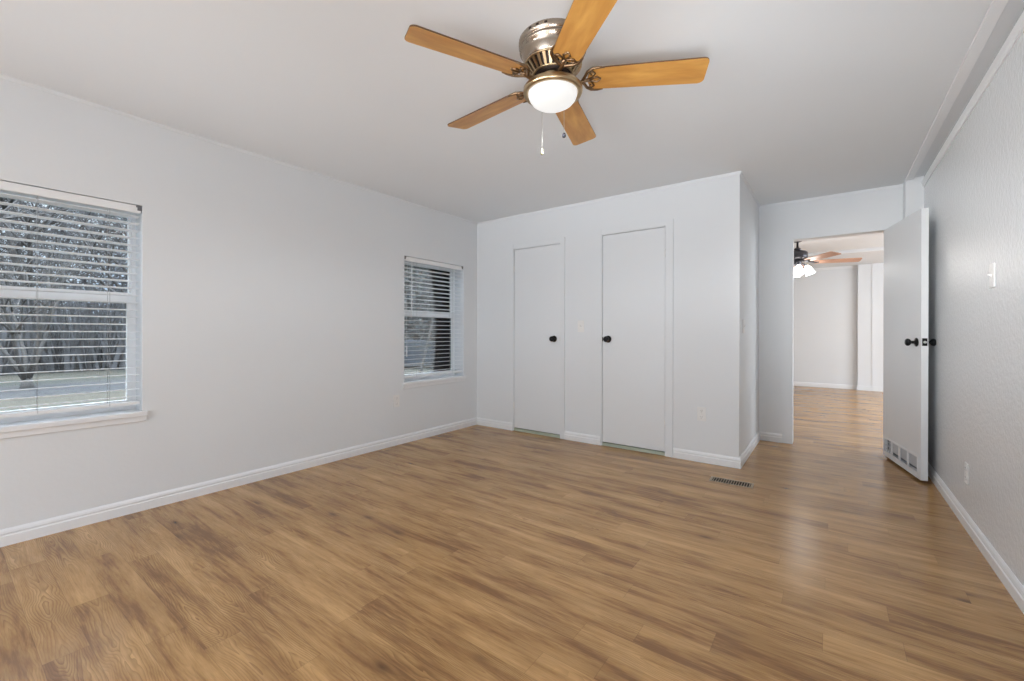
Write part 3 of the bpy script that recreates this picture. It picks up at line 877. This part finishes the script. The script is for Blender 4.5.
tag(twig_cloud('twig_thicket', -44, -34, -40, 70, 0.5, 19.0, 150000, M['brush']), 'dense grey twigs of the woods beyond the lawn', 'woods', kind='stuff')


def tree_mesh(h, r, spread, depth, seedv, nmain=1, lean=0.0):
    rnd = random.Random(seedv); b = MB()
    def branch(p, d, ln, rad, lev):
        pts = [Vector(p)]; rr = [rad]; dd = Vector(d)
        n = 4
        for i in range(n):
            dd = (dd + Vector((rnd.uniform(-.14, .14), rnd.uniform(-.14, .14), rnd.uniform(-.03, .10)))).normalized()
            pts.append(pts[-1] + dd * ln / n); rr.append(rad * (1 - 0.62 * (i + 1) / n))
        b.tube(pts, rr, 6 if lev < 2 else 4)
        if lev >= depth:
            return
        for i in range(4 if lev else 6):
            k = rnd.randint(1, n) if lev else rnd.randint(2, n)
            q = pts[k]; a = rnd.uniform(0, 2 * PI)
            nd = (dd * rnd.uniform(.5, 1.0) + Vector((math.cos(a), math.sin(a), rnd.uniform(0, .5))) * spread).normalized()
            branch(q, nd, ln * rnd.uniform(.48, .72), rr[k] * .68, lev + 1)
    for m_ in range(nmain):
        a = 2 * PI * m_ / nmain + 0.4
        d0 = Vector((math.cos(a) * .38, math.sin(a) * .38, 1)) if nmain > 1 else Vector((lean, lean * .5, 1))
        branch((0, 0, 0.0 if nmain == 1 else 0.16), d0.normalized(), h * .62, r * (1 if nmain == 1 else .55), 0)
    if nmain > 1:
        b.tube([(0, 0, -0.05), (0, 0, 0.12), (0, 0, 0.34)], [r * 1.5, r * 1.25, r * .9], 9)
    return b


p = yard_at(27, 13.6)
t = tree_mesh(5.4, 0.12, 0.62, 3, 11, nmain=5).build('bare_tree', M['bark_pale']); t.location = p
tag(t, 'bare many-stemmed tree standing alone on the lawn outside the left window', 'tree')

protos = [tree_mesh(h, r, s, 3, sd).build('bare_tree', M['bark']) for h, r, s, sd in ((11, .20, .75, 21), (12.5, .24, .8, 22), (10, .18, .85, 23), (13, .22, .7, 24))]
spots = []
rr_ = random.Random(5)
for i in range(30):
    spots.append((-31.5 + (i % 3) * 3.0 + rr_.uniform(-.8, .8), -24 + 88 * i / 29 + rr_.uniform(-.5, .5)))
for i, (x, y) in enumerate(spots):
    if i < 4:
        o_ = protos[i]
    else:
        o_ = protos[i % 4].copy(); COL.objects.link(o_)
    o_.location = (x, y, GZ - 0.05); o_.rotation_euler = (0, 0, rr_.uniform(0, 6.28)); o_.scale = (1, 1, 1)
    tag(o_, 'grey leafless tree in the woods at the back of the yard', 'tree', 'leafless trees of the woods')


def evergreen(seedv, h, rad):
    rnd = random.Random(seedv); b = MB()
    for _ in range(4200):
        z = h * (0.06 + 0.94 * rnd.random() ** 1.15); f_ = 1 - (z / h) ** 1.4
        a = rnd.uniform(0, 2 * PI); q = rad * f_ * math.sqrt(rnd.random())
        c = Vector((q * math.cos(a), q * math.sin(a), z))
        d = Vector((math.cos(a), math.sin(a), rnd.uniform(-.5, .3))).normalized() * rnd.uniform(.2, .42)
        s_ = d.cross(Vector((rnd.uniform(-1, 1), rnd.uniform(-1, 1), 1))).normalized() * rnd.uniform(.04, .10)
        b.add([tuple(c - s_), tuple(c + s_), tuple(c + d + s_ * .3), tuple(c + d - s_ * .3)], [(0, 1, 2, 3)])
    return b


ev_spots = [(408, 32, 15, 3.8), (431, 27, 13, 3.2), (463, 31, 14, 3.6)]
ev_lab = ['dark evergreen tree at the left in the window nearest the closet', 'dark evergreen tree behind the parked car in the window nearest the closet',
          'dark evergreen tree at the right in the window nearest the closet']
for i, (px_, d_, h_, r_) in enumerate(ev_spots):
    e0 = empty('evergreen_tree', yard_at(px_, d_)); tag(e0, ev_lab[i], 'tree', 'evergreens outside the small window')
    evergreen(40 + i, h_, r_).build('foliage', M['needles'], e0)
    MB().tube([(0, 0, -0.1), (0, 0, h_ * .5), (0, 0, h_ * .97)], [.16, .11, .02], 8).build('trunk', M['bark'], e0)

# pale leaning trunk close outside the second window
p = yard_at(413, 8.4)
lt = MB().tube([(0, 0, -0.05), (0.08, 0.10, 0.9), (0.22, 0.28, 1.9), (0.34, 0.46, 2.9), (0.55, 0.62, 4.2)], [.030, .027, .023, .018, .010], 8)
lt.tube([(0.22, 0.28, 1.9), (0.02, 0.30, 2.7), (-.1, 0.25, 3.6)], [.016, .012, .006], 6).tube([(0.34, 0.46, 2.9), (0.72, 0.62, 3.5), (0.9, .8, 4.2)], [.014, .010, .005], 6)
o_ = lt.build('sapling', M['bark_pale']); o_.location = p
tag(o_, 'thin pale leaning sapling outside the window nearest the closet', 'tree')

# parked car on the road beyond the second window
pc = yard_at(416, 22.0)
car = empty('car', pc, math.radians(62))
tag(car, 'blue car parked outside the window nearest the closet', 'car')
prof = [(-2.1, .28), (-2.15, .62), (-1.95, .86), (-1.35, .92), (-.75, 1.38), (.65, 1.40), (1.35, .95), (2.0, .84), (2.18, .58), (2.12, .28)]
MB().prism(prof, -0.82, 0.82, mat=Matrix.Rotation(PI / 2, 4, 'X')).build('body', M['car_paint'], car, bevel=0.06)
for s_ in (-1, 1):
    MB().prism([(-1.10, .96), (-.68, 1.30), (-.05, 1.32), (-.05, .96)], 0, 0.012, mat=Matrix.Translation((0, s_ * .826, 0)) @ Matrix.Rotation(PI / 2, 4, 'X')).build('side_window', M['car_glass'], car)
    MB().prism([(.03, .96), (.03, 1.32), (.60, 1.32), (1.10, .98)], 0, 0.012, mat=Matrix.Translation((0, s_ * .826, 0)) @ Matrix.Rotation(PI / 2, 4, 'X')).build('side_window', M['car_glass'], car)
    for x in (-1.32, 1.32):
        w_ = MB().lathe([(0, -.09), (.22, -.09), (.31, -.07), (.32, 0), (.31, .07), (.22, .09), (0, .09)], 24, Matrix.Translation((x, s_ * .76, .32)) @ Matrix.Rotation(PI / 2, 4, 'X')).build('wheel', M['tyre'], car)
        MB().lathe([(0, -.095), (.16, -.095), (.18, -.088), (.18, .088), (.16, .095), (0, .095)], 18, Matrix.Translation((x, s_ * .76, .32)) @ Matrix.Rotation(PI / 2, 4, 'X')).build('hubcap', M['hub'], w_)
